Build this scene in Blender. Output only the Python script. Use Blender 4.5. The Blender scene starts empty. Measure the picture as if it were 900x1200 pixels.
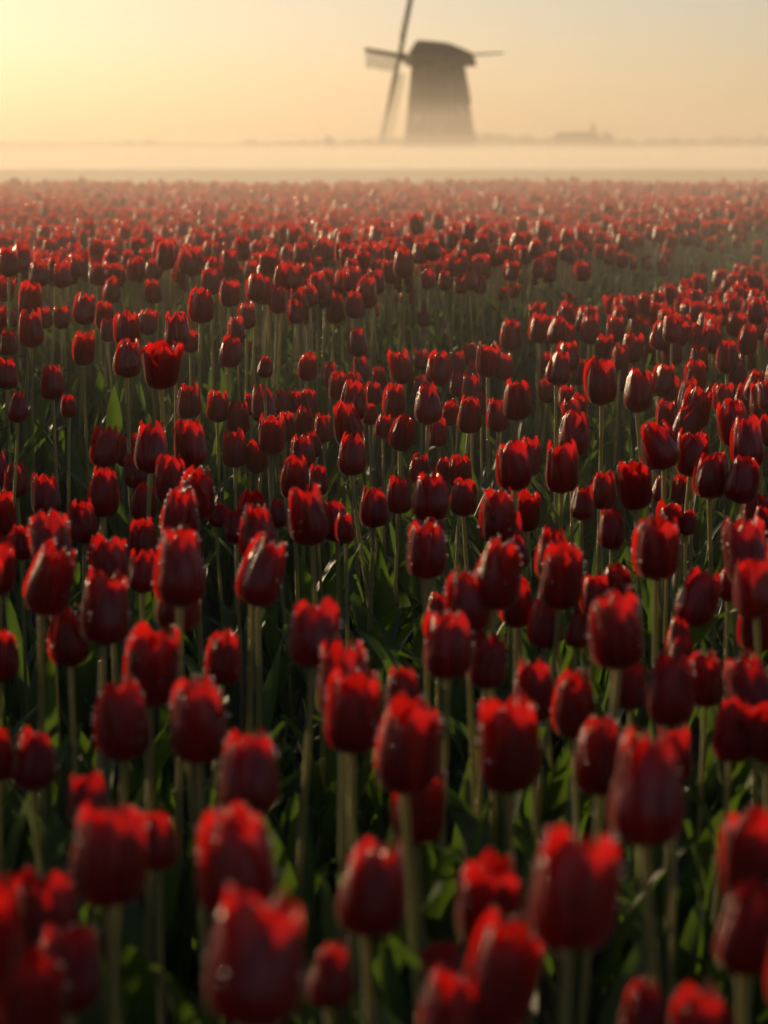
import bpy, math, random
import numpy as np
from mathutils import Vector, Matrix, Euler

rng = random.Random(11)
scn = bpy.context.scene
R = math.radians

# ------------------------------------------------------------------ camera
CAM_H = 0.93
PITCH = R(8.59)
FPX = 2833.0                      # 85 mm on a 36 mm tall portrait frame, in photo pixels
cam_d = bpy.data.cameras.new('camera')
cam_d.sensor_fit = 'VERTICAL'
cam_d.sensor_height = 36.0
cam_d.sensor_width = 27.0
cam_d.lens = 85.0
cam_d.clip_start = 0.05
cam_d.clip_end = 20000.0
cam_d.dof.use_dof = True
cam_d.dof.focus_distance = 4.35
cam_d.dof.aperture_fstop = 6.3
cam = bpy.data.objects.new('camera', cam_d)
cam.location = (0, 0, CAM_H)
cam.rotation_euler = (math.pi / 2 - PITCH, 0, 0)
scn.collection.objects.link(cam)
scn.camera = cam

# ------------------------------------------------------------------ sky and sun
SUN_AZ = R(-41)                   # left of the view direction (+Y)
SUN_EL = R(15.5)
world = bpy.data.worlds.new('World')
scn.world = world
world.use_nodes = True
wn = world.node_tree
wn.nodes.clear()
sky = wn.nodes.new('ShaderNodeTexSky')
sky.sky_type = 'NISHITA'
sky.sun_disc = False
sky.sun_elevation = SUN_EL
sky.sun_rotation = SUN_AZ
sky.altitude = 0
sky.air_density = 0.75
sky.dust_density = 1.2
sky.ozone_density = 0.0
bg = wn.nodes.new('ShaderNodeBackground')
bg.inputs['Strength'].default_value = 0.094
wo = wn.nodes.new('ShaderNodeOutputWorld')
wb = wn.nodes.new('ShaderNodeMix')          # warm white balance over the whole sky
wb.data_type = 'RGBA'
wb.blend_type = 'MULTIPLY'
wb.inputs['Factor'].default_value = 1.0
wb.inputs['B'].default_value = (1.0, 0.895, 0.85, 1)
wn.links.new(sky.outputs[0], wb.inputs['A'])
wn.links.new(wb.outputs['Result'], bg.inputs[0])
wn.links.new(bg.outputs[0], wo.inputs[0])

sun_d = bpy.data.lights.new('sun', 'SUN')
sun_d.energy = 5.0
sun_d.angle = R(0.55)
sun_d.color = (1.0, 0.71, 0.40)
sun = bpy.data.objects.new('sun', sun_d)
SUN_DIR = Vector((math.sin(SUN_AZ) * math.cos(SUN_EL), math.cos(SUN_AZ) * math.cos(SUN_EL), math.sin(SUN_EL)))
sun.rotation_euler = SUN_DIR.to_track_quat('Z', 'Y').to_euler()
sun.location = SUN_DIR * 60
scn.collection.objects.link(sun)

scn.view_settings.view_transform = 'Standard'
scn.view_settings.look = 'None'
scn.view_settings.exposure = 0.0
scn.view_settings.gamma = 1.0
scn.view_settings.use_curve_mapping = False
scn.render.engine = 'CYCLES'
cy = scn.cycles
cy.use_denoising = True
cy.adaptive_threshold = 0.025
cy.max_bounces = 6
cy.diffuse_bounces = 3
cy.glossy_bounces = 2
cy.transmission_bounces = 5
cy.transparent_max_bounces = 8
cy.volume_bounces = 1
cy.sample_clamp_indirect = 6.0
cy.caustics_reflective = False
cy.caustics_refractive = False
cy.use_light_tree = False

COL = scn.collection
FWD = Vector((0, math.cos(PITCH), -math.sin(PITCH)))
UP = Vector((0, math.sin(PITCH), math.cos(PITCH)))


def point_at(x, y, depth):
    """World point seen at photo position (x, y), at the given depth along the view axis."""
    return Vector((0, 0, CAM_H)) + Vector(((x - 450) / FPX * depth, 0, 0)) - UP * ((y - 600) / FPX * depth) + FWD * depth


def seen_at(p):
    q = p - Vector((0, 0, CAM_H))
    d = q.dot(FWD)
    if d < 0.05:
        return -9999, -9999, d
    return 450 + q.x / d * FPX, 600 - q.dot(UP) / d * FPX, d


# ------------------------------------------------------------------ materials
def new_mat(name):
    m = bpy.data.materials.new(name)
    m.use_nodes = True
    m.node_tree.nodes.clear()
    return m, m.node_tree.nodes, m.node_tree.links


def node(ns, kind, **kw):
    n = ns.new(kind)
    for k, v in kw.items():
        setattr(n, k, v)
    return n


def thin_leaf_material(name, col_a, col_b, trans_col, trans, rough, spec, sheen, streak, bump, dew, margin=0.0):
    """Thin plant tissue: reflecting outside, letting light through; streaks run along the petal or leaf (UV)."""
    m, ns, ln = new_mat(name)
    uv = node(ns, 'ShaderNodeUVMap')
    mp = node(ns, 'ShaderNodeMapping')
    mp.inputs['Scale'].default_value = (streak, 1.4, 1)
    ln.new(uv.outputs[0], mp.inputs[0])
    oi = node(ns, 'ShaderNodeObjectInfo')
    off = node(ns, 'ShaderNodeCombineXYZ')
    mul = node(ns, 'ShaderNodeMath', operation='MULTIPLY')
    mul.inputs[1].default_value = 37.0
    ln.new(oi.outputs['Random'], mul.inputs[0])
    ln.new(mul.outputs[0], off.inputs[0])
    ln.new(off.outputs[0], mp.inputs['Location'])
    nz = node(ns, 'ShaderNodeTexNoise')
    nz.inputs['Scale'].default_value = 1.0
    nz.inputs['Detail'].default_value = 3.0
    ln.new(mp.outputs[0], nz.inputs['Vector'])
    ramp = node(ns, 'ShaderNodeValToRGB')
    ramp.color_ramp.elements[0].position = 0.32
    ramp.color_ramp.elements[0].color = (*col_a, 1)
    ramp.color_ramp.elements[1].position = 0.68
    ramp.color_ramp.elements[1].color = (*col_b, 1)
    ln.new(nz.outputs['Fac'], ramp.inputs[0])
    # a little difference between one plant and the next
    hsv = node(ns, 'ShaderNodeHueSaturation')
    mr = node(ns, 'ShaderNodeMapRange')
    mr.inputs['To Min'].default_value = 0.78
    mr.inputs['To Max'].default_value = 1.18
    ln.new(oi.outputs['Random'], mr.inputs['Value'])
    ln.new(mr.outputs[0], hsv.inputs['Value'])
    ln.new(ramp.outputs[0], hsv.inputs['Color'])
    bp = node(ns, 'ShaderNodeBump')
    bp.inputs['Strength'].default_value = bump
    bp.inputs['Distance'].default_value = 0.002
    ln.new(nz.outputs['Fac'], bp.inputs['Height'])
    pr = node(ns, 'ShaderNodeBsdfPrincipled')
    pr.inputs['Roughness'].default_value = rough
    pr.inputs['Specular IOR Level'].default_value = spec
    pr.inputs['Sheen Weight'].default_value = sheen
    pr.inputs['Sheen Roughness'].default_value = 0.35
    pr.inputs['Sheen Tint'].default_value = (1, 0.95, 0.85, 1)
    ln.new(hsv.outputs[0], pr.inputs['Base Color'])
    ln.new(bp.outputs[0], pr.inputs['Normal'])
    # fine dew: a bright coat broken up by millimetre beads
    tco = node(ns, 'ShaderNodeTexCoord')
    dn = node(ns, 'ShaderNodeTexNoise')
    dn.inputs['Scale'].default_value = 420.0
    dn.inputs['Detail'].default_value = 1.0
    ln.new(tco.outputs['Object'], dn.inputs['Vector'])
    db = node(ns, 'ShaderNodeBump')
    db.inputs['Strength'].default_value = 1.0
    db.inputs['Distance'].default_value = 0.0012
    ln.new(dn.outputs['Fac'], db.inputs['Height'])
    pr.inputs['Coat Weight'].default_value = dew
    pr.inputs['Coat IOR'].default_value = 1.25
    pr.inputs['Coat Roughness'].default_value = 0.17
    ln.new(db.outputs[0], pr.inputs['Coat Normal'])
    tr = node(ns, 'ShaderNodeBsdfTranslucent')
    tr.inputs['Color'].default_value = (*trans_col, 1)
    ln.new(bp.outputs[0], tr.inputs['Normal'])
    mix = node(ns, 'ShaderNodeMixShader')
    if margin:
        # tissue is thick down the middle and at the base, thin along the margin and at the tip
        sx = node(ns, 'ShaderNodeSeparateXYZ')
        ln.new(uv.outputs[0], sx.inputs[0])
        m1 = node(ns, 'ShaderNodeMath', operation='MULTIPLY_ADD')
        m1.inputs[1].default_value = 2.0; m1.inputs[2].default_value = -1.0
        ln.new(sx.outputs[0], m1.inputs[0])
        m2 = node(ns, 'ShaderNodeMath', operation='ABSOLUTE'); ln.new(m1.outputs[0], m2.inputs[0])
        m3 = node(ns, 'ShaderNodeMath', operation='POWER'); m3.inputs[1].default_value = 4.0; ln.new(m2.outputs[0], m3.inputs[0])
        m4 = node(ns, 'ShaderNodeMath', operation='POWER'); m4.inputs[1].default_value = 7.0; ln.new(sx.outputs[1], m4.inputs[0])
        m5 = node(ns, 'ShaderNodeMath', operation='MAXIMUM'); ln.new(m3.outputs[0], m5.inputs[0]); ln.new(m4.outputs[0], m5.inputs[1])
        m6 = node(ns, 'ShaderNodeMath', operation='MULTIPLY_ADD'); m6.inputs[1].default_value = margin; m6.inputs[2].default_value = trans
        ln.new(m5.outputs[0], m6.inputs[0])
        ln.new(m6.outputs[0], mix.inputs[0])
    else:
        mix.inputs[0].default_value = trans
    ln.new(pr.outputs[0], mix.inputs[1])
    ln.new(tr.outputs[0], mix.inputs[2])
    out = node(ns, 'ShaderNodeOutputMaterial')
    ln.new(mix.outputs[0], out.inputs[0])
    return m


M_PETAL = thin_leaf_material('petal_red', (0.085, 0.005, 0.006), (0.24, 0.011, 0.011), (0.85, 0.016, 0.010), 0.18, 0.24, 0.34, 0.22, 26.0, 0.8, 0.85, 0.46)
M_STEM = thin_leaf_material('stem_green', (0.21, 0.215, 0.075), (0.29, 0.28, 0.10), (0.52, 0.48, 0.11), 0.28, 0.26, 0.8, 1.0, 8.0, 0.15, 1.0)
M_LEAF = thin_leaf_material('leaf_green', (0.036, 0.066, 0.027), (0.062, 0.102, 0.04), (0.13, 0.24, 0.02), 0.27, 0.48, 0.3, 0.08, 30.0, 0.25, 0.1)


def plain_material(name, a, b, scale, rough=0.9, stretch=(1, 1, 1), bump=0.3, dist=0.02, detail=6.0):
    m, ns, ln = new_mat(name)
    tc = node(ns, 'ShaderNodeTexCoord')
    mp = node(ns, 'ShaderNodeMapping')
    mp.inputs['Scale'].default_value = stretch
    ln.new(tc.outputs['Object'], mp.inputs[0])
    nz = node(ns, 'ShaderNodeTexNoise')
    nz.inputs['Scale'].default_value = scale
    nz.inputs['Detail'].default_value = detail
    ln.new(mp.outputs[0], nz.inputs['Vector'])
    ramp = node(ns, 'ShaderNodeValToRGB')
    ramp.color_ramp.elements[0].position = 0.3
    ramp.color_ramp.elements[0].color = (*a, 1)
    ramp.color_ramp.elements[1].position = 0.7
    ramp.color_ramp.elements[1].color = (*b, 1)
    ln.new(nz.outputs['Fac'], ramp.inputs[0])
    bp = node(ns, 'ShaderNodeBump')
    bp.inputs['Strength'].default_value = bump
    bp.inputs['Distance'].default_value = dist
    ln.new(nz.outputs['Fac'], bp.inputs['Height'])
    pr = node(ns, 'ShaderNodeBsdfPrincipled')
    pr.inputs['Roughness'].default_value = rough
    pr.inputs['Specular IOR Level'].default_value = 0.25
    ln.new(ramp.outputs[0], pr.inputs['Base Color'])
    ln.new(bp.outputs[0], pr.inputs['Normal'])
    out = node(ns, 'ShaderNodeOutputMaterial')
    ln.new(pr.outputs[0], out.inputs[0])
    return m


M_SOIL = plain_material('soil', (0.035, 0.026, 0.018), (0.075, 0.055, 0.036), 9.0, 0.95, bump=0.8, dist=0.03)
M_THATCH = plain_material('thatch', (0.10, 0.085, 0.06), (0.17, 0.14, 0.10), 1.2, 0.95, (3, 3, 0.6))
M_BRICK = plain_material('brick', (0.20, 0.10, 0.07), (0.28, 0.15, 0.10), 3.0)
M_TIMBER = plain_material('dark_timber', (0.05, 0.045, 0.04), (0.09, 0.08, 0.065), 2.0)
M_PAINT = plain_material('white_paint', (0.66, 0.64, 0.60), (0.78, 0.76, 0.72), 2.0, 0.6)
M_TILE = plain_material('roof_tile', (0.14, 0.08, 0.055), (0.21, 0.12, 0.08), 1.5)
M_GLASS = plain_material('window_glass', (0.03, 0.035, 0.04), (0.05, 0.055, 0.06), 1.0, 0.12, bump=0.0)
M_TREE = plain_material('far_foliage', (0.045, 0.06, 0.03), (0.08, 0.09, 0.045), 0.4)


# ------------------------------------------------------------------ mesh helpers
class Geo:
    def __init__(self):
        self.v, self.f, self.uv = [], [], []

    def grid(self, pts, uvs, close=False):
        """pts[row][col]: a quad strip sheet."""
        b = len(self.v)
        nr, nc = len(pts), len(pts[0])
        for r in range(nr):
            for c in range(nc):
                self.v.append(tuple(pts[r][c]))
        for r in range(nr - 1):
            for c in range(nc if close else nc - 1):
                c2 = (c + 1) % nc
                self.f.append((b + r * nc + c, b + r * nc + c2, b + (r + 1) * nc + c2, b + (r + 1) * nc + c))
                if close:
                    ua, ub = c / nc, (c + 1) / nc
                    self.uv += [(ua, r / nr), (ub, r / nr), (ub, (r + 1) / nr), (ua, (r + 1) / nr)]
                else:
                    self.uv += [uvs[r][c], uvs[r][c2], uvs[r + 1][c2], uvs[r + 1][c]]

    def add(self, verts, faces):
        b = len(self.v)
        self.v += [tuple(p) for p in verts]
        for f in faces:
            self.f.append(tuple(i + b for i in f))
            self.uv += [(0, 0)] * len(f)

    def box(self, c, s, rot=None):
        c = Vector(c)
        vs = []
        for dz in (-1, 1):
            for dx, dy in ((-1, -1), (1, -1), (1, 1), (-1, 1)):
                p = Vector((dx * s[0] / 2, dy * s[1] / 2, dz * s[2] / 2))
                if rot is not None:
                    p = rot @ p
                vs.append(c + p)
        self.add(vs, [(3, 2, 1, 0), (4, 5, 6, 7), (0, 1, 5, 4), (1, 2, 6, 5), (2, 3, 7, 6), (3, 0, 4, 7)])

    def bar(self, a, b, w0, w1=None, up=(0, 0, 1)):
        """A square beam from a to b, w0 thick at a and w1 at b."""
        a, b = Vector(a), Vector(b)
        w1 = w0 if w1 is None else w1
        d = (b - a).normalized()
        s = d.cross(Vector(up))
        if s.length < 1e-4:
            s = d.cross(Vector((1, 0, 0)))
        s.normalize()
        t = s.cross(d)
        vs = []
        for p, w in ((a, w0), (b, w1)):
            for i, j in ((-1, -1), (1, -1), (1, 1), (-1, 1)):
                vs.append(p + s * i * w / 2 + t * j * w / 2)
        self.add(vs, [(3, 2, 1, 0), (4, 5, 6, 7), (0, 1, 5, 4), (1, 2, 6, 5), (2, 3, 7, 6), (3, 0, 4, 7)])

    def join(self, other, mat=None):
        b = len(self.v)
        self.v += [tuple(mat @ Vector(p)) if mat is not None else p for p in other.v]
        self.f += [tuple(i + b for i in f) for f in other.f]
        self.uv += other.uv

    def mesh(self, name, material, smooth=False):
        me = bpy.data.meshes.new(name)
        me.from_pydata(self.v, [], self.f)
        uvl = me.uv_layers.new(name='UVMap')
        uvl.data.foreach_set('uv', np.array(self.uv, dtype=np.float32).ravel())
        me.materials.append(material)
        if smooth:
            me.polygons.foreach_set('use_smooth', [True] * len(me.polygons))
        me.update()
        return me


def link(name, data, parent=None, loc=None, rot=None, scale=None):
    o = bpy.data.objects.new(name, data)
    COL.objects.link(o)
    if parent is not None:
        o.parent = parent
    if loc is not None:
        o.location = loc
    if rot is not None:
        o.rotation_euler = rot
    if scale is not None:
        o.scale = scale
    return o


def tag(o, label=None, category=None, group=None, kind=None):
    if label: o['label'] = label
    if category: o['category'] = category
    if group: o['group'] = group
    if kind: o['kind'] = kind
    return o


def interp(x, xs, ys):
    return float(np.interp(x, xs, ys))


# ------------------------------------------------------------------ the lie of the land
EDGE0 = Vector((-0.55, 3.45))
EDGE_N = Vector((-0.945, 0.328))
GAP = 0.42
FIELD_END = 21.5


def across(x, y):
    """Signed distance past the far edge of the front bed, towards the back bed."""
    return (x - EDGE0.x) * EDGE_N.x + (y - EDGE0.y) * EDGE_N.y


def gap_width(x, y):
    along = (x - EDGE0.x) * 0.328 + (y - EDGE0.y) * 0.945
    return 0.42 - 0.07 * max(0.0, min(1.0, along / 3.5))


def sstep(t):
    t = max(0.0, min(1.0, t))
    return t * t * (3 - 2 * t)


def ground_z(x, y):
    t = across(x, y)
    z = 0.12 * sstep((t - 0.10) / 0.36)
    if 0 < t < GAP:
        z -= 0.025 * math.sin(math.pi * t / GAP)
    fade = sstep((y - 34) / 25.0)
    return z * (1 - fade) + 0.30 * sstep((y - 22) / 45.0) - 1.40 * sstep((y - 70) / 9.0) + 0.01 * math.sin(x * 1.7 + y * 0.9) * (1 - fade)


def axis(fine_lo, fine_hi, step, far, grow=1.28):
    a = list(np.arange(fine_lo, fine_hi + 1e-6, step))
    s = step
    while a[-1] < far:
        s *= grow
        a.append(a[-1] + s)
    s = step
    while a[0] > -far:
        s *= grow
        a.insert(0, a[0] - s)
    return a


g = Geo()
xs = axis(-6, 8, 0.12, 7000)
ys = axis(0, 16, 0.12, 7000, 1.1)
g.grid([[(x, y, ground_z(x, y)) for x in xs] for y in ys], [[(x, y) for x in xs] for y in ys])
# one sheet to the horizon: dark soil under the tulips, dull spring pasture beyond their far edge
m, ns, ln = new_mat('ground')
tc = node(ns, 'ShaderNodeTexCoord')
sep = node(ns, 'ShaderNodeSeparateXYZ')
ln.new(tc.outputs['Object'], sep.inputs[0])
nz = node(ns, 'ShaderNodeTexNoise'); nz.inputs['Scale'].default_value = 14.0; nz.inputs['Detail'].default_value = 8.0
ln.new(tc.outputs['Object'], nz.inputs['Vector'])
r1 = node(ns, 'ShaderNodeValToRGB')
r1.color_ramp.elements[0].color = (0.030, 0.024, 0.016, 1); r1.color_ramp.elements[1].color = (0.075, 0.056, 0.038, 1)
ln.new(nz.outputs['Fac'], r1.inputs[0])
nz2 = node(ns, 'ShaderNodeTexNoise'); nz2.inputs['Scale'].default_value = 0.08; nz2.inputs['Detail'].default_value = 6.0
ln.new(tc.outputs['Object'], nz2.inputs['Vector'])
r2 = node(ns, 'ShaderNodeValToRGB')
r2.color_ramp.elements[0].color = (0.09, 0.075, 0.03, 1); r2.color_ramp.elements[1].color = (0.17, 0.14, 0.06, 1)
ln.new(nz2.outputs['Fac'], r2.inputs[0])
mr = node(ns, 'ShaderNodeMapRange')
mr.inputs['From Min'].default_value = 21.5; mr.inputs['From Max'].default_value = 23.0
ln.new(sep.outputs[1], mr.inputs['Value'])
mx = node(ns, 'ShaderNodeMix', data_type='RGBA')
ln.new(mr.outputs[0], mx.inputs['Factor'])
ln.new(r1.outputs[0], mx.inputs['A'])
ln.new(r2.outputs[0], mx.inputs['B'])
bp = node(ns, 'ShaderNodeBump'); bp.inputs['Strength'].default_value = 0.8; bp.inputs['Distance'].default_value = 0.02
ln.new(nz.outputs['Fac'], bp.inputs['Height'])
pr = node(ns, 'ShaderNodeBsdfPrincipled'); pr.inputs['Roughness'].default_value = 0.95
pr.inputs['Specular IOR Level'].default_value = 0.2
ln.new(mx.outputs['Result'], pr.inputs['Base Color'])
ln.new(bp.outputs[0], pr.inputs['Normal'])
out = node(ns, 'ShaderNodeOutputMaterial')
ln.new(pr.outputs[0], out.inputs[0])
tag(link('ground', g.mesh('ground', m, True)), 'dark soil of the tulip field running into pale misty pasture', kind='structure')

# ------------------------------------------------------------------ the windmill
MILL_D = 283.0
mill_p = point_at(514, 172, MILL_D)
mill_x, mill_y = mill_p.x, mill_p.y
K = MILL_D / FPX                          # metres per photo pixel at the mill


LOW = -1.1                                # the polder beyond the field lies lower


def mz(y):
    return CAM_H - LOW + (172 - y) * K


windmill = link('windmill', None, loc=(mill_x, mill_y, LOW))
tag(windmill, 'thatched windmill standing in the mist with its bare lattice sails turned edge-on', 'windmill')


def ring(geo, levels, n=8, phase=0.0, caps=True, round_=1):
    """Stacked n-sided rings (z, rx, ry, cx, cy)."""
    b = len(geo.v)
    vs, fs = [], []
    for z, rx, ry, cx, cyy in levels:
        for k in range(n):
            a = phase + 2 * math.pi * k / n
            vs.append((cx + rx * math.cos(a), cyy + ry * math.sin(a), z))
    for l in range(len(levels) - 1):
        for k in range(n):
            k2 = (k + 1) % n
            fs.append((l * n + k, l * n + k2, (l + 1) * n + k2, (l + 1) * n + k))
    if caps:
        fs.append(tuple(reversed(range(n))))
        fs.append(tuple((len(levels) - 1) * n + k for k in range(n)))
    geo.add(vs, fs)


g = Geo()
ring(g, [(0.0, 4.75, 4.75, 0.22, 0), (1.5, 4.66, 4.66, 0.20, 0)], 8, R(22.5))
link('brick_base', g.mesh('brick_base', M_BRICK), windmill)
g = Geo()
ring(g, [(1.5, 4.85, 4.85, 0.20, 0), (1.8, 4.60, 4.60, 0.18, 0), (3.2, 4.40, 4.40, 0.12, 0), (6.2, 3.98, 3.98, 0.02, 0),
         (8.8, 3.62, 3.62, -0.08, 0), (11.4, 3.28, 3.28, -0.16, 0)], 8, R(22.5))
tower = link('tower', g.mesh('tower', M_THATCH), windmill)
# small windows and the door of the tower
for ang, z in ((-112.5, 3.6), (-67.5, 6.4), (-157.5, 5.2), (-22.5, 4.4)):
    a = R(ang + 22.5)
    rr = interp(z, [1.5, 11.4], [4.64, 3.28]) * math.cos(R(22.5)) + 0.02
    rot = Matrix.Rotation(a + math.pi / 2, 3, 'Z')
    p = (rr * math.cos(a), rr * math.sin(a), z)
    g = Geo(); g.box(p, (0.75, 0.16, 0.95), rot)
    w = link('window', g.mesh('window', M_PAINT), windmill)
    g = Geo(); g.box((p[0] + 0.09 * math.cos(a), p[1] + 0.09 * math.sin(a), z), (0.58, 0.04, 0.78), rot)
    link('pane', g.mesh('pane', M_GLASS), w)
a = R(-90)
g = Geo(); g.box((0.2, -4.36, 1.05), (1.1, 0.2, 2.05))
link('door', g.mesh('door', M_TIMBER), windmill)
g = Geo(); ring(g, [(11.3, 3.35, 3.35, -0.2, 0), (11.75, 3.4, 3.4, -0.2, 0)], 16)
link('curb_ring', g.mesh('curb_ring', M_TIMBER), windmill)

# the cap faces left and a little away from us
NX = Vector((-0.91, 0.41, 0)).normalized()       # where the sails face
SX = Vector((0.41, 0.91, 0)).normalized()        # along the sail plane, away from us
cap_rot = Matrix((( -NX.x, SX.x, 0), (-NX.y, SX.y, 0), (0, 0, 1)))   # local +x is the tail, local y the width
g = Geo()
secs = [(-3.75, 10.35, 1.3, 11.3), (-3.3, 10.3, 2.0, 12.1), (-2.4, 10.25, 2.8, 13.25), (-0.6, 10.2, 3.3, 13.1), (1.3, 10.2, 3.3, 12.85),
        (2.6, 10.2, 2.9, 12.35), (3.9, 10.2, 2.2, 11.85), (4.0, 10.2, 2.0, 11.6)]
rows = []
for sx, zb, hw, zt in secs:
    row = []
    for k in range(13):
        a = math.pi * k / 12
        row.append((sx, -hw * math.cos(a) * (1 - 0.15 * math.sin(a)), zb + (zt - zb) * math.sin(a) ** 0.8))
    rows.append(row)
verts = [Vector(p) for r in rows for p in r]
verts = [cap_rot @ p + Vector((-0.1, 0, 1.1)) for p in verts]
fs = []
n = 13
for r in range(len(rows) - 1):
    for c in range(n - 1):
        fs.append((r * n + c, r * n + c + 1, (r + 1) * n + c + 1, (r + 1) * n + c))
    fs.append((r * n + n - 1, r * n, (r + 1) * n, (r + 1) * n + n - 1))
fs.append(tuple(range(n)))
fs.append(tuple(reversed(range((len(rows) - 1) * n, len(rows) * n))))
g.add(verts, fs)
link('cap', g.mesh('cap', M_THATCH), windmill)

# wind shaft, tilted up, and the sail cross
tilt = R(12.0)
shaft_dir = (NX * math.cos(tilt) + Vector((0, 0, 1)) * math.sin(tilt)).normalized()
up_dir = (Vector((0, 0, 1)) * math.cos(tilt) - NX * math.sin(tilt)).normalized()
hub = Vector(((471 - 514) * K, 1.55, mz(68)))
g = Geo(); g.bar(hub - shaft_dir * 2.6, hub + shaft_dir * 0.55, 0.6)
link('wind_shaft', g.mesh('wind_shaft', M_TIMBER), windmill)
g = Geo(); g.bar(hub - shaft_dir * 0.35, hub + shaft_dir * 0.4, 0.95)
link('poll_end', g.mesh('poll_end', M_TIMBER), windmill)
SAIL = 10.35
# which side of its stock each lattice hangs, going round: left arm below, lower arm right, right arm above, upper arm left
roll = R(-2.0)
h0 = (SX * math.cos(roll) + up_dir * math.sin(roll)).normalized()
v0 = (up_dir * math.cos(roll) - SX * math.sin(roll)).normalized()
arms = [(-h0, -v0, 0.0), (-v0, h0, 0.16), (h0, v0, 0.0), (v0, -h0, 0.16)]
for d in (h0, v0):
    o_ = shaft_dir * (0.0 if d is h0 else 0.32)
    g = Geo()
    g.bar(hub + o_, hub + o_ + d * SAIL, 0.42, 0.2, shaft_dir)
    g.bar(hub + o_ - d * SAIL, hub + o_, 0.2, 0.42, shaft_dir)
    link('stock', g.mesh('stock', M_TIMBER), windmill)
for d, side, off in arms:
    o_ = hub + shaft_dir * (off * 2)
    sv = (side - shaft_dir * 0.22).normalized()
    g = Geo()
    for k in range(20):
        q = 2.0 + (SAIL - 2.2) * k / 19
        g.bar(o_ + d * q - sv * 0.35, o_ + d * q + sv * 1.75, 0.055)
    for w in (0.62, 1.2, 1.75):
        g.bar(o_ + d * 1.9 + sv * w, o_ + d * (SAIL - 0.1) + sv * w, 0.075)
    fr = link('sail_frame', g.mesh('sail_frame', M_TIMBER), windmill)
    g = Geo()
    g.bar(o_ + d * 1.9 - sv * 0.22, o_ + d * (SAIL - 0.1) - sv * 0.22, 0.3, 0.26, shaft_dir)
    link('leading_board', g.mesh('leading_board', M_TIMBER), fr)
# beams through the back of the cap and the tail pole to the ground
tail = -NX
g = Geo(); g.bar(Vector((1.6, 0.6, mz(67))), Vector((7.6, 1.2, mz(63.5))), 0.26, 0.2)
link('cross_beam', g.mesh('cross_beam', M_TIMBER), windmill)
g = Geo(); g.bar(tail * 2.8 + Vector((0, 0, 12.4)), tail * 3.9 + Vector((0, -1.2, 7.0)), 0.28, 0.24)
link('tail_pole', g.mesh('tail_pole', M_TIMBER), windmill)

# ------------------------------------------------------------------ farmhouse, trees and far dyke
FD = 500.0
FK = FD / FPX
fp = point_at(684, 172, FD)
farm = link('farmhouse', None, loc=(fp.x, fp.y, LOW))
tag(farm, 'low farmhouse with hipped roof and chimney fading into the mist', 'farmhouse')
L, W_, HW, HR = 10.6, 7.0, 2.9, 5.05
g = Geo(); g.box((-1.2, 0, HW / 2), (L, W_, HW))
link('wall', g.mesh('wall', M_BRICK), farm)
g = Geo()
e = 0.35
lo = [(-1.2 - L / 2 - e, -W_ / 2 - e, HW + .01), (-1.2 + L / 2 + e, -W_ / 2 - e, HW + .01), (-1.2 + L / 2 + e, W_ / 2 + e, HW + .01), (-1.2 - L / 2 - e, W_ / 2 + e, HW + .01)]
hi = [(-1.2 - L / 2 + 1.0, 0, HR), (-1.2 + L / 2 - 1.6, 0, HR)]
g.add(lo + hi, [(3, 2, 1, 0), (0, 1, 5, 4), (2, 3, 4, 5), (1, 2, 5), (3, 0, 4)])
roof = link('roof', g.mesh('roof', M_TILE), farm)
g = Geo(); g.box((1.9, 0, 5.6), (0.7, 0.7, 1.9)); g.box((1.9, 0, 6.6), (0.85, 0.85, 0.18))
link('chimney', g.mesh('chimney', M_BRICK), roof)
for wx in (-5.3, -3.2, -0.8, 3.2):
    g = Geo(); g.box((wx, -W_ / 2 - 0.03, 1.45), (1.0, 0.12, 1.2))
    w = link('window', g.mesh('window', M_PAINT), farm)
    g = Geo(); g.box((wx, -W_ / 2 - 0.10, 1.45), (0.8, 0.03, 1.0))
    link('pane', g.mesh('pane', M_GLASS), w)
g = Geo(); g.box((1.4, -W_ / 2 - 0.03, 1.05), (1.0, 0.12, 2.1))
link('door', g.mesh('door', M_TIMBER), farm)
shed = link('shed', None, loc=(fp.x + 12.5, fp.y + 6, LOW))
tag(shed, 'long low shed beside the misty farmhouse', 'shed')
g = Geo(); g.box((0, 0, 0.95), (13, 6, 1.9))
link('wall', g.mesh('shed_wall', M_TIMBER), shed)
g = Geo()
g.add([(-6.8, -3.3, 1.91), (6.8, -3.3, 1.91), (6.8, 3.3, 1.91), (-6.8, 3.3, 1.91), (-6.8, 0, 2.75), (6.8, 0, 2.75)],
      [(3, 2, 1, 0), (0, 1, 5, 4), (2, 3, 4, 5), (1, 2, 5), (3, 0, 4)])
link('roof', g.mesh('shed_roof', M_TILE), shed)


def leaf_cloud(rnd, c, r, n, size):
    """Small leaf-sized quads through an uneven ellipsoid volume."""
    g = Geo()
    for _ in range(n):
        while True:
            p = Vector((rnd.uniform(-1, 1), rnd.uniform(-1, 1), rnd.uniform(-1, 1)))
            if 0.15 < p.length < 1:
                break
        k = 1 + 0.25 * math.sin(p.x * 5 + c[0]) * math.cos(p.z * 4 + c[1])
        q = Vector(c) + Vector((p.x * r[0] * k, p.y * r[1] * k, p.z * r[2] * k))
        rot = Euler((rnd.uniform(0, 6.3), rnd.uniform(0, 6.3), rnd.uniform(0, 6.3))).to_matrix()
        s = size * rnd.uniform(0.6, 1.3)
        vs = [q + rot @ Vector(t) * s for t in ((-1, -.6, 0), (0, -.7, .15), (1, .5, 0), (0, .7, -.1))]
        g.add(vs, [(0, 1, 2, 3)])
    return g


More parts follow.
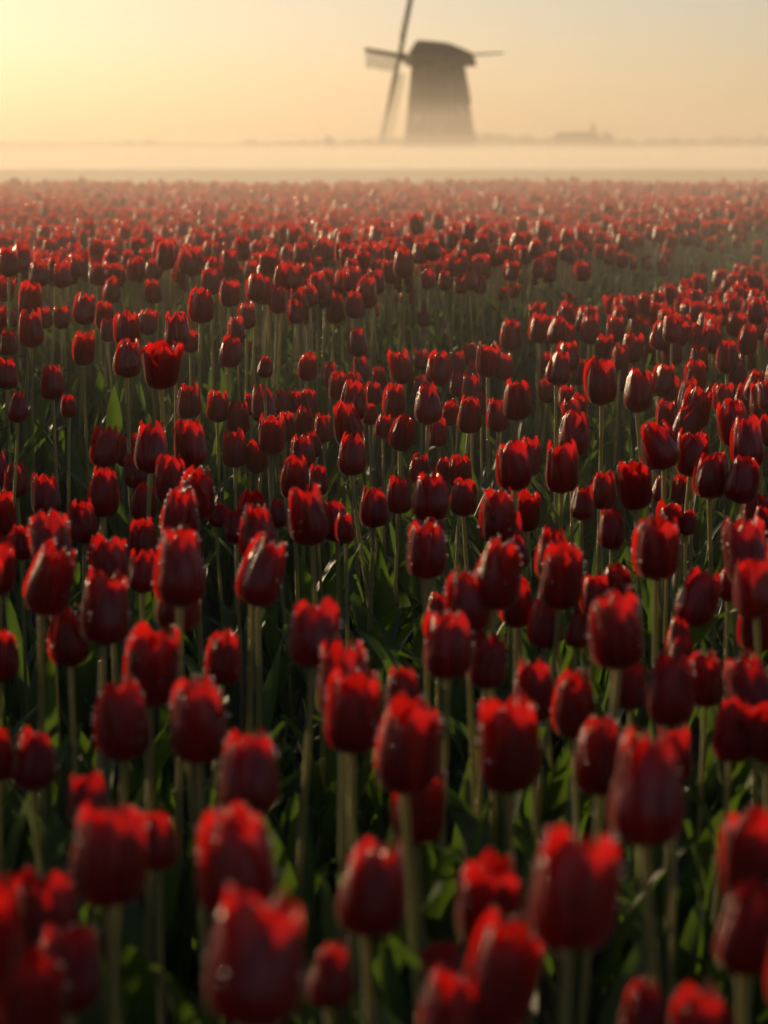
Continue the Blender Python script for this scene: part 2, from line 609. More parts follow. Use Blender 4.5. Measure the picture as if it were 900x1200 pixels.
def far_tree(px, dist, h, rad, label):
    rnd = random.Random(int(px * 7))
    p = point_at(px, 172, dist)
    t = link('tree', None, loc=(p.x, p.y, LOW))
    tag(t, label, 'tree')
    g = Geo()
    ring(g, [(0, .16 * rad, .16 * rad, 0, 0), (h * .35, .1 * rad, .1 * rad, .05, 0), (h * .75, .03 * rad, .03 * rad, .1, 0)], 7)
    for k in range(5):
        a = k * 1.3
        g.bar((0.03, 0, h * (.35 + .06 * k)), (rad * .6 * math.cos(a), rad * .6 * math.sin(a), h * (.55 + .06 * k)), .08 * rad, .03 * rad)
    link('trunk', g.mesh('trunk', M_TIMBER), t)
    c = leaf_cloud(rnd, (0, 0, h * .66), (rad, rad, h * .36), 700, rad * .12)
    link('crown', c.mesh('crown', M_TREE), t)


far_tree(712, 497, 4.9, 1.6, 'bushy tree touching the end of the misty farmhouse')
far_tree(386, 330, 3.5, 0.85, 'small lone tree in the mist beside the mill')
far_tree(655, 530, 4.6, 1.5, 'low tree behind the other end of the misty farmhouse')

# the far line of trees on a dyke, one mass on the horizon
rnd = random.Random(5)
g = Geo()
for i in range(330):
    x = -420 + 840 * i / 329 + rnd.uniform(-1.5, 1.5)
    sx = 450 + x / 900 * FPX
    base = 2.2 + 0.9 * math.sin(x * 0.021 + 1.0) + 0.6 * math.sin(x * 0.06)
    if -80 < x < -55: base *= 0.45
    if x > 20: base += 0.9
    h = max(0.8, base + rnd.uniform(-.4, .5)) + 2.0
    y = 900 + rnd.uniform(-9, 9)
    c = leaf_cloud(rnd, (x, y, LOW + h * .5), (rnd.uniform(1.8, 3.0), 2.5, h * .5), 110, .9)
    g.join(c)
tag(link('treeline', g.mesh('treeline', M_TREE)), 'low line of trees all along the misty horizon', 'trees', kind='stuff')

# ------------------------------------------------------------------ tulips
HEAD_W, HEAD_H = 0.052, 0.066


def petal_mesh(rnd, inner, openness, taper, nu=13, nv=12):
    g = Geo()
    Rr = HEAD_W / 2 * (0.82 if inner else 0.91)
    Hh = HEAD_H * (rnd.uniform(0.93, 1.04) if inner else rnd.uniform(0.92, 1.06))
    amax = R(rnd.uniform(58, 68) if inner else rnd.uniform(47, 61))
    nar = .45 if inner else rnd.uniform(.28, .42)
    flare = rnd.uniform(-0.18, 0.24) + openness + (rnd.uniform(.25, .5) if rnd.random() < .14 else 0)
    wob, ph = rnd.uniform(0.2, 0.9), rnd.uniform(0, 6.3)
    skew = rnd.uniform(-0.10, 0.10)
    curl = rnd.uniform(-.04, .26)
    tipw = rnd.uniform(1.5, 2.3)
    pts, uvs = [], []
    for j in range(nv + 1):
        v = j / nv
        vv = 1 - (1 - v) ** 1.15
        prof = interp(vv, [0, .03, .08, .16, .28, .42, .6, .8, .92, 1], [.10, .44, .69, .875, .975, 1.0, .965, .87, .75, .60])
        prof *= 1 - taper * max(0, vv - .35)
        prof += flare * max(0, vv - .35) ** 1.5
        wid = 1.0 if vv < nar else max(0.0, 1 - ((vv - nar) / (1 - nar)) ** tipw) ** 0.72
        wid *= interp(vv, [0, .12, .3], [.75, .95, 1])
        row, ruv = [], []
        for i in range(nu):
            u = -1 + 2 * i / (nu - 1)
            ang = amax * u * wid + skew * vv
            rad = Rr * prof
            rad *= 1 - 0.05 * (abs(u) * wid) ** 2 + 0.06 * u * (.6 + .8 * vv) + curl * abs(u) ** 5 * max(0, vv - .3)            # edges tuck in, one over the next
            rad -= 0.0017 * math.exp(-(u / .14) ** 2) * min(1, vv * 2)
            rad += 0.0005 * math.sin(ph + 11 * u) * min(1, vv * 3)       # crease down the middle
            rad += 0.0009 * wob * math.sin(ph + 5 * u + 6 * vv) * vv
            z = Hh * (vv ** 1.12)
            z += 0.0014 * wob * math.sin(ph * 2 + 7 * u) * max(0, vv - .5)
            row.append((rad * math.cos(ang), rad * math.sin(ang), z))
            ruv.append((0.5 + 0.5 * u, vv))
        pts.append(row)
        uvs.append(ruv)
    g.grid(pts, uvs)
    return g


def stem_geo(rnd, bow):
    """Unit-tall stem: 0 to 1 in z, thickness in metres."""
    g = Geo()
    pts = []
    a = rnd.uniform(0, 6.28)
    for j in range(9):
        v = j / 8
        off = bow * math.sin(math.pi * v) + 0.3 * bow * math.sin(2 * math.pi * v)
        r = 0.0039 - 0.0011 * v + (0.0006 if j == 8 else 0)
        pts.append([(off * math.cos(a) + r * math.cos(k * math.pi / 4), off * math.sin(a) + r * math.sin(k * math.pi / 4), v) for k in range(8)])
    g.grid(pts, None, close=True)
    return g


def leaf_geo(rnd, length, width, bend, fold):
    g = Geo()
    pts, uvs = [], []
    n = 10
    x, z, a = 0.004, 0.0, R(84)
    tw = rnd.uniform(-0.5, 0.5)
    wav = rnd.uniform(0, 6.28)
    for j in range(n + 1):
        v = j / n
        w = width * interp(v, [0, .1, .3, .5, .7, .85, .95, 1], [.35, .62, .95, 1, .82, .5, .2, .01]) / 2
        row, ruv = [], []
        nx, nz_ = -math.sin(a), math.cos(a)
        for i in range(5):
            u = -1 + i / 2
            lift = fold * w * abs(u) ** 1.3 * (1 - 0.5 * v) + 0.004 * math.sin(wav + 9 * v) * u
            yy = u * w
            c_, s_ = math.cos(tw * v), math.sin(tw * v)
            yy, lift = yy * c_ - lift * s_, yy * s_ + lift * c_
            row.append((x + nx * lift, yy, z + nz_ * lift))
            ruv.append((0.5 + .5 * u, v))
        pts.append(row); uvs.append(ruv)
        st = length / n
        x += st * math.cos(a); z += st * math.sin(a)
        a -= bend * (0.35 + 1.3 * v) / n
    g.grid(pts, uvs)
    return g


m, ns, ln = new_mat('dew')
pr = node(ns, 'ShaderNodeBsdfPrincipled')
pr.inputs['Base Color'].default_value = (1, 1, 1, 1)
pr.inputs['Roughness'].default_value = 0.18
pr.inputs['IOR'].default_value = 1.33
pr.inputs['Transmission Weight'].default_value = 1.0
out = node(ns, 'ShaderNodeOutputMaterial')
ln.new(pr.outputs[0], out.inputs[0])
M_DEW = m
_t = (1 + 5 ** .5) / 2
ICO_V = [Vector(p).normalized() for p in ((-1, _t, 0), (1, _t, 0), (-1, -_t, 0), (1, -_t, 0), (0, -1, _t), (0, 1, _t), (0, -1, -_t), (0, 1, -_t),
                                          (_t, 0, -1), (_t, 0, 1), (-_t, 0, -1), (-_t, 0, 1))]
ICO_F = [(0, 11, 5), (0, 5, 1), (0, 1, 7), (0, 7, 10), (0, 10, 11), (1, 5, 9), (5, 11, 4), (11, 10, 2), (10, 7, 6), (7, 1, 8),
         (3, 9, 4), (3, 4, 2), (3, 2, 6), (3, 6, 8), (3, 8, 9), (4, 9, 5), (2, 4, 11), (6, 2, 10), (8, 6, 7), (9, 8, 1)]


def dew_geo(rnd, petal, nu=13, nv=12):
    """Tiny drops hanging along the margin and tip of one petal."""
    g = Geo()
    for _ in range(11):
        j = rnd.randint(4, nv)
        i = rnd.choice((0, nu - 1, 0, nu - 1, rnd.randrange(nu)))
        p = Vector(petal.v[j * nu + i])
        r = rnd.uniform(.0008, .0017)
        p += Vector((p.x, p.y, 0)).normalized() * r * .6
        g.add([p + q * r for q in ICO_V], ICO_F)
    return g


rv = random.Random(3)
N_HEAD = 18
rd = random.Random(44)
HEADS = []                       # each: six (petal mesh, yaw)
for h in range(N_HEAD):
    opn = (rv.uniform(-.24, .24) if h < 15 else (0.24, -0.35, 0.55)[h - 15])
    petals = []
    taper = rv.uniform(0, .36) if h < 15 else (.1, .3, 0)[h - 15]
    for k in range(6):
        inner = k >= 3
        geo = petal_mesh(rv, inner, opn * (0.7 if inner else 1), taper)
        yaw = R(120 * (k % 3) + (60 if inner else 0) + rv.uniform(-7, 7))
        petals.append((geo, geo.mesh('petal', M_PETAL, True), yaw, dew_geo(rd, geo).mesh('dew', M_DEW, True)))
    HEADS.append(petals)
STEMS = []
for k in range(6):
    geo = stem_geo(rv, rv.uniform(0.004, 0.02))
    STEMS.append((geo, geo.mesh('stem', M_STEM, True)))
LEAVES = []
for k in range(8):
    geo = leaf_geo(rv, rv.uniform(.24, .36), rv.uniform(.024, .046), R(rv.uniform(8, 75)), rv.uniform(.35, .8))
    LEAVES.append((geo, geo.mesh('leaf', M_LEAF, True)))

# tulips that can be made out one by one: (x, y, width) of the head in the photograph, front bed
FRONT = [
    (221,470,30),(256,476,29),(280,490,28),(295,474,20),(276,526,31),(301,536,28),(124,524,37),(150,528,30),(177,525,42),(222,521,40),
    (158,553,28),(19,562,31),(53,581,35),(-3,551,28),(121,577,40),(97,612,38),(200,563,40),(169,588,32),(231,580,46),(211,607,48),(256,604,18),
    (308,474,30),(332,472,22),(346,471,20),(362,471,23),(318,510,33),(335,500,24),(357,494,24),(379,502,24),(366,521,22),(354,529,31),
    (413,533,36),(407,497,36),(413,470,34),(433,485,20),(387,440,22),(396,452,25),(417,452,26),(423,432,24),(438,462,20),(445,443,19),
    (462,470,28),(450,500,22),(472,507,32),(470,430,29),(492,422,18),(514,432,31),(501,473,34),(493,453,20),(513,507,24),(528,483,22),
    (550,486,31),(552,455,26),(564,472,20),(537,450,21),(535,427,20),(550,415,20),(572,422,31),(590,430,24),(556,438,22),(583,487,29),
    (605,469,34),(602,546,44),(345,560,36),(372,563,26),(360,605,48),(325,602,24),(438,595,36),(467,580,32),(492,549,26),(504,582,44),
    (543,583,34),(538,552,30),(519,550,20),(655,432,30),(637,425,18),(665,418,28),(680,436,22),(641,458,22),(663,466,19),(677,477,22),
    (704,447,39),(747,458,35),(741,408,26),(777,445,28),(787,413,25),(818,422,25),(852,418,28),(875,420,22),(863,435,24),(815,440,27),
    (787,460,26),(807,463,30),(816,478,36),(848,468,28),(873,467,26),(892,470,30),(886,452,28),(860,495,42),(780,487,24),(772,521,44),
    (805,497,34),(811,532,40),(875,519,42),(833,557,42),(870,563,42),(672,508,38),(670,483,25),(658,548,42),(620,535,32),(617,600,33),
    (583,606,45),(707,575,32),(743,568,42),(682,590,30),(716,620,34),(774,572,22),(799,574,24),(784,612,32),(806,612,22),(885,600,34),
    (895,612,28),(2,646,36),(5,608,30),(58,632,50),(25,636,30),(59,680,58),(128,660,48),(167,670,36),(168,632,36),(211,666,64),
    (208,704,56),(124,714,58),(80,747,50),(0,768,46),(178,783,66),(263,772,46),(308,671,57),(302,624,48),(296,602,38),(276,617,30),
    (392,611,34),(404,619,24),(499,644,50),(503,612,40),(367,743,60),(402,800,66),(415,837,70),(547,705,56),(524,757,60),(571,775,48),
    (584,672,60),(606,708,42),(596,628,36),(514,716,32),(648,650,44),(658,677,52),(770,642,56),(873,648,54),(818,702,50),(722,690,42),
    (722,740,66),(698,697,38),(638,730,42),(678,738,32),(888,730,48),(853,685,30),(797,747,34),(606,646,30),(785,808,60),(737,803,44),
    (826,795,46),(797,768,34),(673,827,54),(625,810,52),(596,875,76),(705,885,70),(757,925,92),(790,884,46),(877,808,58),(862,857,52),
    (901,862,50),(472,812,46),(477,876,78),(492,945,66),(143,846,68),(232,843,72),(40,890,54),(-2,885,44),(290,908,76),(104,942,50),
    (127,1003,92),(183,985,54),(278,1012,98),(57,1075,76),(300,1128,118),(437,1042,84),(388,1143,58),(80,1134,76),(36,1180,90),
    (672,1045,106),(572,1058,82),(588,1145,92),(520,1140,58),(530,1196,88),(880,1005,80),(878,1088,84),(755,1190,60),(822,1212,84),
]
# and those on the near side of the raised bed behind it
BACK = [
    (8,438,28),(61,448,30),(21,477,25),(80,476,20),(150,420,35),(189,428,42),(98,408,28),(270,412,27),(223,400,20),(311,430,19),(10,402,22),
    (35,352,29),(36,385,32),(72,372,19),(53,372,18),(99,362,28),(122,370,24),(131,340,23),(149,385,32),(126,387,19),(179,342,22),(173,377,24),
    (207,387,31),(236,358,32),(218,327,20),(247,330,24),(269,343,25),(277,387,22),(289,370,24),(12,373,17),
]
OPEN = {(189, 428)}
SIN_P, COS_P = math.sin(PITCH), math.cos(PITCH)
plants = []                       # dicts: head point, size, variants
for lst, gz, dmin, dmax in ((FRONT, 0.0, 0.37, 0.57), (BACK, 0.12, 0.25, 0.47)):
    for (x, y, w) in lst:
        v = (y - 600) / FPX
        slope = SIN_P + v * COS_P
        nominal = (0.46 if gz == 0 else 0.345) / slope
        by_size = FPX * HEAD_W / w
        Z = math.sqrt(nominal * max(nominal * .75, min(nominal * 1.35, by_size)))
        Z = max(dmin / slope, min(dmax / slope, Z))
        p = point_at(x, y, Z)
        s = max(0.55, min(1.42, 1.08 * w * Z / (FPX * HEAD_W)))
        plants.append(dict(p=p, s=s, px=x, py=y, w=w, traced=True, back=gz > 0, open=(x, y) in OPEN))
traced_px = [(q['px'], q['py'], q['w']) for q in plants]

# the rest of the field, on a jittered grid turned along the beds
fill = []
ang = math.atan2(0.328, 0.945)
rf = random.Random(21)
ca, sa = math.cos(ang), math.sin(ang)
STEP = 0.090
for i in range(-330, 330):
    for j in range(-70, 330):
        a_ = (i + rf.uniform(-.42, .42)) * STEP
        b_ = (j + rf.uniform(-.42, .42)) * STEP
        rsk = rf.random()
        x, y = a_ * ca + b_ * sa, -a_ * sa + b_ * ca
        if y < 0.95 or y > FIELD_END + 0.4 * math.sin(x * .9) or abs(x) > 0.17 * y + 1.5:
            continue
        t = across(x, y)
        if t < -0.02 and rsk < .24:
            continue
        gap = gap_width(x, y)
        if -0.02 < t < gap and not (rsk < 0.08 and t > gap * .5):
            continue
        hgt = rf.gauss(0.47, 0.028 if y < 9 else 0.018)
        if rf.random() < .08: hgt -= rf.uniform(.04, .12)
        z = ground_z(x, y) + hgt
        p = Vector((x, y, z))
        px, py, d = seen_at(p)
        s = max(.6, min(1.3, rf.gauss(1.0, .1)))
        if d > 0.3 and -45 < px < 945 and py < 1290:
            if t <= 0 and py > (408 if px < 620 else 445) and px > -20 and px < 920:
                continue
            if t > 0 and py > 322 and px < 300 and px > -15:
                continue
            w = FPX * HEAD_W / d
            if any(abs(px - qx) < .55 * max(w, qw) and abs(py - qy) < .75 * max(w, qw) for qx, qy, qw in traced_px):
                continue
        fill.append(dict(p=p, s=s, px=px, py=py, w=FPX * HEAD_W * s / max(d, .1), traced=False, back=t > 0, open=False, d=d))

vis = [q for q in fill if -10 < q['px'] < 910 and q['py'] < 1230]
vis.sort(key=lambda q: -q['w'])
n_more = max(0, 300 - len(plants))
single = plants + vis[:n_more]
chosen = set(id(q) for q in vis[:n_more])
mass = [q for q in fill if id(q) not in chosen]

rt = random.Random(77)


def choose(q):
    q['head'] = 17 if q['open'] else (16 if (q['s'] < .72 and rt.random() < .8) else (15 if rt.random() < .07 else rt.randrange(15)))
    q['stem'] = rt.randrange(len(STEMS))
    q['yaw'] = rt.uniform(0, 2 * math.pi)
    q['tilt'] = abs(rt.gauss(0, R(8)))
    q['leaves'] = [(rt.randrange(len(LEAVES)), rt.uniform(0, 6.28), rt.uniform(.8, 1.12)) for _ in range(rt.choice((2, 3, 3)))]
    q['hs'] = (q['s'], q['s'], q['s'] * rt.uniform(.96, 1.10))


EXTRA_TILT = {(877, 808): (R(-13), 0), (278, 1012): (R(13), 0), (143, 846): (R(-6), 0), (705, 885): (R(10), 0), (818, 702): (R(10), 0),
              (878, 1088): (R(8), 0), (588, 1145): (R(9), 0), (658, 677): (R(5), 0), (680, 436): (R(8), 0)}


def head_rotation(q):
    m_ = Matrix.Rotation(q['tilt'], 3, Vector((math.cos(q['yaw'] * 1.7), math.sin(q['yaw'] * 1.7), 0))) @ Matrix.Rotation(q['yaw'], 3, 'Z')
    if (q['px'], q['py']) in EXTRA_TILT:
        m_ = Matrix.Rotation(EXTRA_TILT[(q['px'], q['py'])][0], 3, 'Y') @ m_
    return m_


for n_, q in enumerate(single):
    choose(q)
    rotm = head_rotation(q)
    hz = HEAD_H * q['hs'][2]
    base_head = q['p'] - rotm @ Vector((0, 0, hz * .5))          # where the stem meets the head
    gx, gy = base_head.x + rt.gauss(0, .012), base_head.y + rt.gauss(0, .012)
    gz = ground_z(gx, gy)
    root = link('tulip', None, loc=(gx, gy, gz))
    q['obj'] = root
    top = base_head - Vector((gx, gy, gz))
    # stem: unit mesh stretched along the line from root to head
    st = link('stem', STEMS[q['stem']][1], root)
    sd = top.to_track_quat('Z', 'Y').to_matrix()
    st.matrix_local = (sd.to_4x4() @ Matrix.Diagonal((max(.8, q['s']), max(.8, q['s']), top.length + .002, 1)))
    for geo, me, yaw, dew in HEADS[q['head']]:
        pt = link('petal', me, root)
        pt.matrix_local = Matrix.Translation(top) @ rotm.to_4x4() @ Matrix.Diagonal((*q['hs'], 1)) @ Matrix.Rotation(yaw, 4, 'Z')
        if q['w'] > 44:
            tag(link('dew', dew, pt), kind='stuff')
    for li, ya, sc in q['leaves']:
        link('leaf', LEAVES[li][1], root, (0, 0, -.004), (0, 0, ya), (sc, sc, sc))

# ---- labels for the single tulips
MARKS = {   # (x, y): (label, short phrase by which its neighbours are found)
    (672, 1045): ('big upright tulip with glowing rounded crown, tallest of the blurred ones near the bottom', 'big upright blurred tulip'),
    (300, 1128): ('largest blurred tulip, cut by the bottom edge beside a right-leaning one', 'largest bottom-edge tulip'),
    (278, 1012): ('blurred tulip leaning to the right with a lit slanting flank', 'right-leaning blurred tulip'),
    (127, 1003): ('large blurred tulip with bright lit flank in the lower left', 'large lower-left tulip'),
    (757, 925): ('widest blurred tulip with bright red crown right of centre', 'widest red-crowned tulip'),
    (596, 875): ('wide blurred tulip below the centre, bigger than all around it', 'wide tulip below centre'),
    (437, 1042): ('blurred tulip standing alone low in the centre', 'lone low central tulip'),
    (878, 1088): ('lower of two big tulips cut by the right edge', 'lower right-edge tulip'),
    (880, 1005): ('upper of two big tulips cut by the right edge near the bottom', 'upper right-edge tulip'),
    (877, 808): ('tulip leaning left with pale lit flank close to the right edge', 'left-leaning tulip'),
    (36, 1180): ('lowest tulip in the bottom left corner', 'bottom-left corner tulip'),
    (588, 1145): ('blurred tulip leaning right below the big upright one', 'blurred bottom leaning tulip'),
    (572, 1058): ('dark blurred tulip close at the left side of the big upright one', 'dark blurred tulip'),
    (143, 846): ('blurred tulip, left one of a pair of equal height left of centre', 'left paired tulip'),
    (232, 843): ('wide dark tulip, right one of a pair of equal height left of centre', 'right paired tulip'),
    (290, 908): ('tulip with beaded glowing crown just above the right-leaning blurred one', 'beaded-crown tulip'),
    (415, 837): ('tulip with glowing crown standing close before another in mid picture', 'glowing central front tulip'),
    (477, 876): ('broad dark tulip partly behind the blurred one just under it', 'broad dark central tulip'),
    (492, 945): ('dark blurred tulip without glow, below a broad dark one', 'unlit dark tulip'),
    (367, 743): ('square-shouldered tulip standing free above dark leaves', 'free square-shouldered tulip'),
    (308, 671): ('tall barrel-shaped tulip with glowing crown and open leaves beside it', 'tall barrel-shaped tulip'),
    (211, 666): ('largest tulip of the crowded cluster on the left', 'largest left-cluster tulip'),
    (59, 680): ('plump tulip before a crowd of others near the left edge', 'plump left-edge tulip'),
    (178, 783): ('tall tulip standing just above the pair of equal height', 'tall tulip above pair'),
    (40, 890): ('small closed tulip standing free near the left edge', 'small free left tulip'),
    (263, 772): ('small dark tulip alone between two rows left of centre', 'small dark lone tulip'),
    (499, 644): ('boxy tulip with glowing corner tips at the very centre', 'boxy central tulip'),
    (547, 705): ('tulip rising behind a slightly lower, nearer pair right of centre', 'tulip behind central pair'),
    (722, 740): ('broad-based tulip with pale lit side, narrower towards its top', 'broad-based tulip'),
    (770, 642): ('tulip with lit flank standing free on a long stem', 'free lit-flanked tulip'),
    (818, 702): ('right-leaning tulip standing free on its stem', 'free right-leaning tulip'),
    (873, 648): ('big squarish tulip close to the right edge at mid height', 'squarish right tulip'),
    (678, 738): ('small closed bud between two larger tulips', 'small closed bud'),
    (785, 808): ('large tulip crowding two others behind it on the right', 'large crowded right tulip'),
    (705, 885): ('right-leaning blurred tulip beside the widest red-crowned one', 'slanting blurred tulip'),
    (658, 548): ('dome-topped tulip standing free among bare stems', 'dome-topped tulip'),
    (413, 533): ('sharp tulip standing free before its cluster', 'free sharp tulip'),
    (438, 595): ('tulip with thin lit edge above bare stems near the centre', 'thin-lit central tulip'),
    (704, 447): ('tall sharp tulip overtopping its neighbours right of centre', 'tall sharp tulip'),
    (747, 458): ('sharp rounded tulip just right of a taller one', 'sharp rounded tulip'),
    (772, 521): ('large tulip in the dense patch on the right', 'large right-patch tulip'),
    (177, 525): ('largest of a tight sharp trio at the front bed corner', 'middle trio tulip'),
    (221, 470): ('small sharp tulip at the left end of the far row', 'row-end sharp tulip'),
    (189, 428): ('only wide-open tulip, in the raised bed behind the path', 'wide-open tulip'),
    (311, 430): ('tiny bud alone in the path between the beds', 'tiny path bud'),
    (36, 385): ('tall tulip at the left front of the raised bed', 'tall raised-bed tulip'),
    (236, 358): ('biggest tulip in the middle of the raised bed front', 'biggest raised-bed tulip'),
    (514, 432): ('sharp tulip in the far row beyond the centre', 'far-row sharp tulip'),
    (572, 422): ('tall tulip ending the far row beside the path', 'far-row end tulip'),
    (860, 495): ('large tulip at the upper right of the dense patch', 'upper right-patch tulip'),
    (19, 562): ('sharp tulip alone at the left edge before the path', 'left-edge path tulip'),
}
marks = [q for q in single if (q['px'], q['py']) in MARKS]
used_labels = set()


WORDS = ['no', 'one', 'two', 'three', 'four', 'five', 'six', 'seven', 'eight', 'nine', 'ten', 'eleven', 'twelve', 'thirteen', 'fourteen',
         'fifteen', 'sixteen', 'seventeen', 'eighteen', 'nineteen', 'twenty']


def num(v):
    w, f = int(v + 1e-6), round((v - int(v + 1e-6)) * 4)
    part = ['', 'a-quarter', 'a-half', 'three-quarters'][f]
    if w == 0:
        return {1: 'quarter-of-a', 2: 'half-a', 3: 'three-quarters-of-a'}[f]
    return WORDS[min(w, 20)] + ('-and-' + part if part else '')


for q in marks:
    q['label'] = MARKS[(q['px'], q['py'])][0]
    used_labels.add(q['label'])
for q in single:
    if 'label' in q:
        continue
    done = False
    for mk in sorted(marks, key=lambda mk: math.hypot(mk['px'] - q['px'], mk['py'] - q['py']) / mk['w']):
        for step in (2, 4):
            dx = round((q['px'] - mk['px']) / mk['w'] * step) / step
            dy = round((mk['py'] - q['py']) / mk['w'] * step) / step
            bits = []
            if dx: bits.append('%s head%s %s' % (num(abs(dx)), '' if abs(dx) <= 1 else 's', 'right' if dx > 0 else 'left'))
            if dy: bits.append('%s head%s %s' % (num(abs(dy)), '' if abs(dy) <= 1 else 's', 'above' if dy > 0 else 'below'))
            if not bits:
                continue
            kind_word = 'closed red bud' if q['head'] == 16 else 'red tulip'
            lab = kind_word + ' ' + ' and '.join(bits) + (' of the ' if not dy else ' the ') + MARKS[(mk['px'], mk['py'])][1]
            if lab not in used_labels:
                done = True
                break
        if done:
            break
    q['label'] = lab
    used_labels.add(lab)
for q in single:
    tag(q['obj'], q['label'], 'tulip', 'red tulips in bloom')

# ---- everything farther off: one mass of tulips, instanced
variants = bpy.data.collections.new('tulip_kinds')
rk = random.Random(9)
N_KIND = 17
for k in range(N_KIND):
    # materials differ per part, so one mesh with three slots
    hd = k
    gp = Geo()
    for geo, me, yaw, dew in HEADS[hd]:
        gp.join(geo, Matrix.Translation((0, 0, .44)) @ Matrix.Diagonal((.92, .92, .92, 1)) @ Matrix.Rotation(R(rk.uniform(-9, 9)), 4, 'X') @ Matrix.Rotation(yaw, 4, 'Z'))
    gs = Geo(); gs.join(STEMS[k % 6][0], Matrix.Diagonal((1, 1, .441, 1)))
    gl = Geo()
    for _ in range(3):
        s_ = rk.uniform(.8, 1.1)
        gl.join(LEAVES[rk.randrange(8)][0], Matrix.Rotation(rk.uniform(0, 6.28), 4, 'Z') @ Matrix.Diagonal((s_, s_, s_, 1)))
    tot = Geo(); tot.join(gp); n1 = len(tot.f); tot.join(gs); n2 = len(tot.f); tot.join(gl)
    me = tot.mesh('tulip_kind', M_PETAL, True)
    me.materials.append(M_STEM); me.materials.append(M_LEAF)
    mi = np.zeros(len(tot.f), dtype=np.int32); mi[n1:n2] = 1; mi[n2:] = 2
    me.polygons.foreach_set('material_index', mi)
    variants.objects.link(bpy.data.objects.new('tulip_kind_%02d' % k, me))
leaf_kinds = bpy.data.collections.new('leaf_kinds')
for k in range(5):
    gl = Geo()
    for _ in range(4):
        s_ = rk.uniform(.45, .95)
        gl.join(LEAVES[rk.randrange(8)][0], Matrix.Translation((rk.uniform(-.02, .02), rk.uniform(-.02, .02), 0)) @ Matrix.Rotation(rk.uniform(0, 6.28), 4, 'Z') @ Matrix.Diagonal((s_, s_, s_, 1)))
    leaf_kinds.objects.link(bpy.data.objects.new('leaf_kind_%02d' % k, gl.mesh('leaf_kind', M_LEAF, True)))


def scatter(name, pts, rots, scls, idxs, coll):
    me = bpy.data.meshes.new(name)
    me.from_pydata([tuple(p) for p in pts], [], [])
    for an, ty, data, key in (('rot', 'FLOAT_VECTOR', rots, 'vector'), ('scl', 'FLOAT', scls, 'value'), ('kind_index', 'INT', idxs, 'value')):
        at = me.attributes.new(an, ty, 'POINT')
        at.data.foreach_set(key, np.array(data, dtype=np.int32 if ty == 'INT' else np.float32).ravel())
    o = link(name, me)
    ng = bpy.data.node_groups.new(name, 'GeometryNodeTree')
    ng.interface.new_socket('Geometry', in_out='INPUT', socket_type='NodeSocketGeometry')
    ng.interface.new_socket('Geometry', in_out='OUTPUT', socket_type='NodeSocketGeometry')
    N, Lk = ng.nodes, ng.links
    gi, go = N.new('NodeGroupInput'), N.new('NodeGroupOutput')
    ci = N.new('GeometryNodeCollectionInfo')
    ci.inputs['Collection'].default_value = coll
    ci.inputs['Separate Children'].default_value = True
    ci.inputs['Reset Children'].default_value = True
    ip = N.new('GeometryNodeInstanceOnPoints')
    ip.inputs['Pick Instance'].default_value = True
    for an, ty, sock in (('rot', 'FLOAT_VECTOR', 'Rotation'), ('scl', 'FLOAT', 'Scale'), ('kind_index', 'INT', 'Instance Index')):
        a = N.new('GeometryNodeInputNamedAttribute')
        a.data_type = ty
        a.inputs['Name'].default_value = an
        Lk.new(a.outputs['Attribute'], ip.inputs[sock])
    Lk.new(gi.outputs[0], ip.inputs['Points'])
    Lk.new(ci.outputs[0], ip.inputs['Instance'])
    Lk.new(ip.outputs[0], go.inputs[0])
    md = o.modifiers.new('scatter', 'NODES')
    md.node_group = ng
    return o


pts, rots, scls, idxs = [], [], [], []
for q in mass:
    h = q['p'].z - ground_z(q['p'].x, q['p'].y)
    s = h / (.44 + HEAD_H * .5)
    lx, ly = rt.gauss(0, R(4.5)), rt.gauss(0, R(4.5))
    pts.append((q['p'].x, q['p'].y, q['p'].z - s * (.44 + HEAD_H * .5)))
    rots.append((lx, ly, rt.uniform(0, 6.28)))
    scls.append(s)
    idxs.append(rt.randrange(N_KIND))
tag(scatter('tulip_field', pts, rots, scls, idxs, variants),
    'dense mass of red tulips filling the field as far as the mist', 'tulips', kind='stuff')

pts, rots, scls, idxs = [], [], [], []
rl = random.Random(31)
for _ in range(3900):
    y = 0.9 + 9.5 * rl.random() ** .8
    x = rl.uniform(-1, 1) * (0.17 * y + 1.0)
    t = across(x, y)
    sc = rl.uniform(.55, .9)
    if 0 < t < GAP:
        if rl.random() < .35: continue
        sc *= .6
    pts.append((x, y, ground_z(x, y) - .004))
    rots.append((0, 0, rl.uniform(0, 6.28)))
    scls.append(sc)
    idxs.append(rl.randrange(5))
tag(scatter('leaves', pts, rots, scls, idxs, leaf_kinds), 'low dark green tulip leaves covering the soil between the stems', 'leaves', kind='stuff')

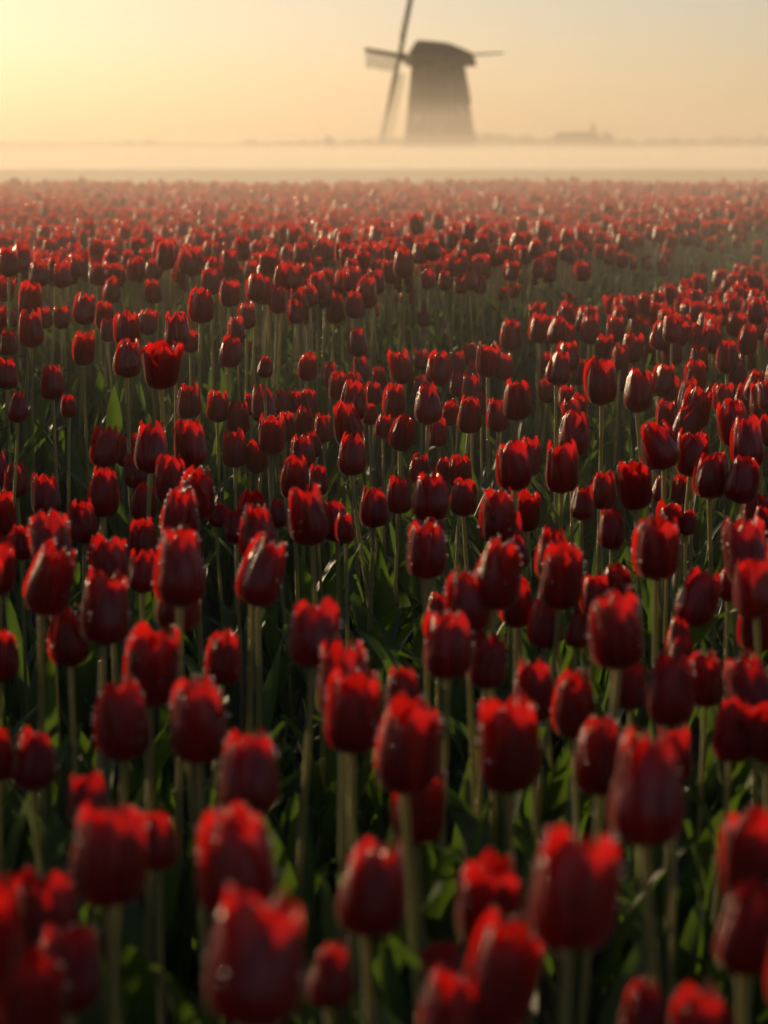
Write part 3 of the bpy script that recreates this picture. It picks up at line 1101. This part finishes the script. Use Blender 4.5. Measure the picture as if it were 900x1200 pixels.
# ------------------------------------------------------------------ haze and ground mist
def air(name, x0, x1, y0, y1, z0, z1, density, color, aniso, label):
    g = Geo()
    g.box(((x0 + x1) / 2, (y0 + y1) / 2, (z0 + z1) / 2), (x1 - x0, y1 - y0, z1 - z0))
    m, ns, ln = new_mat(name)
    v = node(ns, 'ShaderNodeVolumePrincipled')
    v.inputs['Color'].default_value = (*color, 1)
    v.inputs['Density'].default_value = density
    v.inputs['Anisotropy'].default_value = aniso
    out = node(ns, 'ShaderNodeOutputMaterial')
    ln.new(v.outputs[0], out.inputs['Volume'])
    o = link(name, g.mesh(name, m))
    return tag(o, label, 'haze', kind='stuff')


AIR = (1.0, 0.94, 0.82)
air('haze', -500, 500, -60, 1000, -2.2, 27.0, 0.00042, AIR, 0.3, 'thin golden morning haze over the whole field')
air('mist', -280, 280, 3.4, 48, -1.6, 1.08, 0.0115, AIR, 0.3, 'shallow golden mist lying over the tulip heads')
air('mist', -60, 60, 7.5, 34, -1.7, 0.95, 0.022, AIR, 0.3, 'ground mist hugging the far end of the tulip field')
air('mist', -270, 270, 78, 700, -1.8, 0.78, 0.020, AIR, 0.3, 'dense low mist bank lying over the pasture before the windmill')
air('mist', -265, 265, 165, 292, -1.9, 4.4, 0.0030, AIR, 0.3, 'thin upper mist around the foot of the windmill')
air('mist', -260, 260, 160, 294, -2.0, 7.2, 0.0014, AIR, 0.3, 'thinnest mist reaching halfway up the windmill')
# drifting wisps in the low bank: separate patches too many and too soft to tell apart
rw = random.Random(8)
g = Geo()
for k in range(16):
    y = 95 + k * 11.5
    c = Vector((rw.uniform(-.15, .15) * y, y, rw.uniform(-.5, .2)))
    r = (rw.uniform(6, 20), rw.uniform(3.5, 5.2), rw.uniform(.7, 1.5))
    lv = []
    for i in range(7):
        t = -math.pi / 2 + math.pi * (i + .02) / 6.04
        lv.append((c.z + r[2] * math.sin(t), max(.02, r[0] * math.cos(t)), max(.02, r[1] * math.cos(t)), c.x, c.y))
    ring(g, lv, 14)
m, ns, ln = new_mat('mist_wisps')
v = node(ns, 'ShaderNodeVolumePrincipled')
v.inputs['Color'].default_value = (*AIR, 1)
v.inputs['Density'].default_value = 0.03
v.inputs['Anisotropy'].default_value = 0.3
out = node(ns, 'ShaderNodeOutputMaterial')
ln.new(v.outputs[0], out.inputs['Volume'])
tag(link('mist_wisps', g.mesh('mist_wisps', m)), 'patchy bright wisps of mist drifting over the pasture', 'haze', kind='stuff')
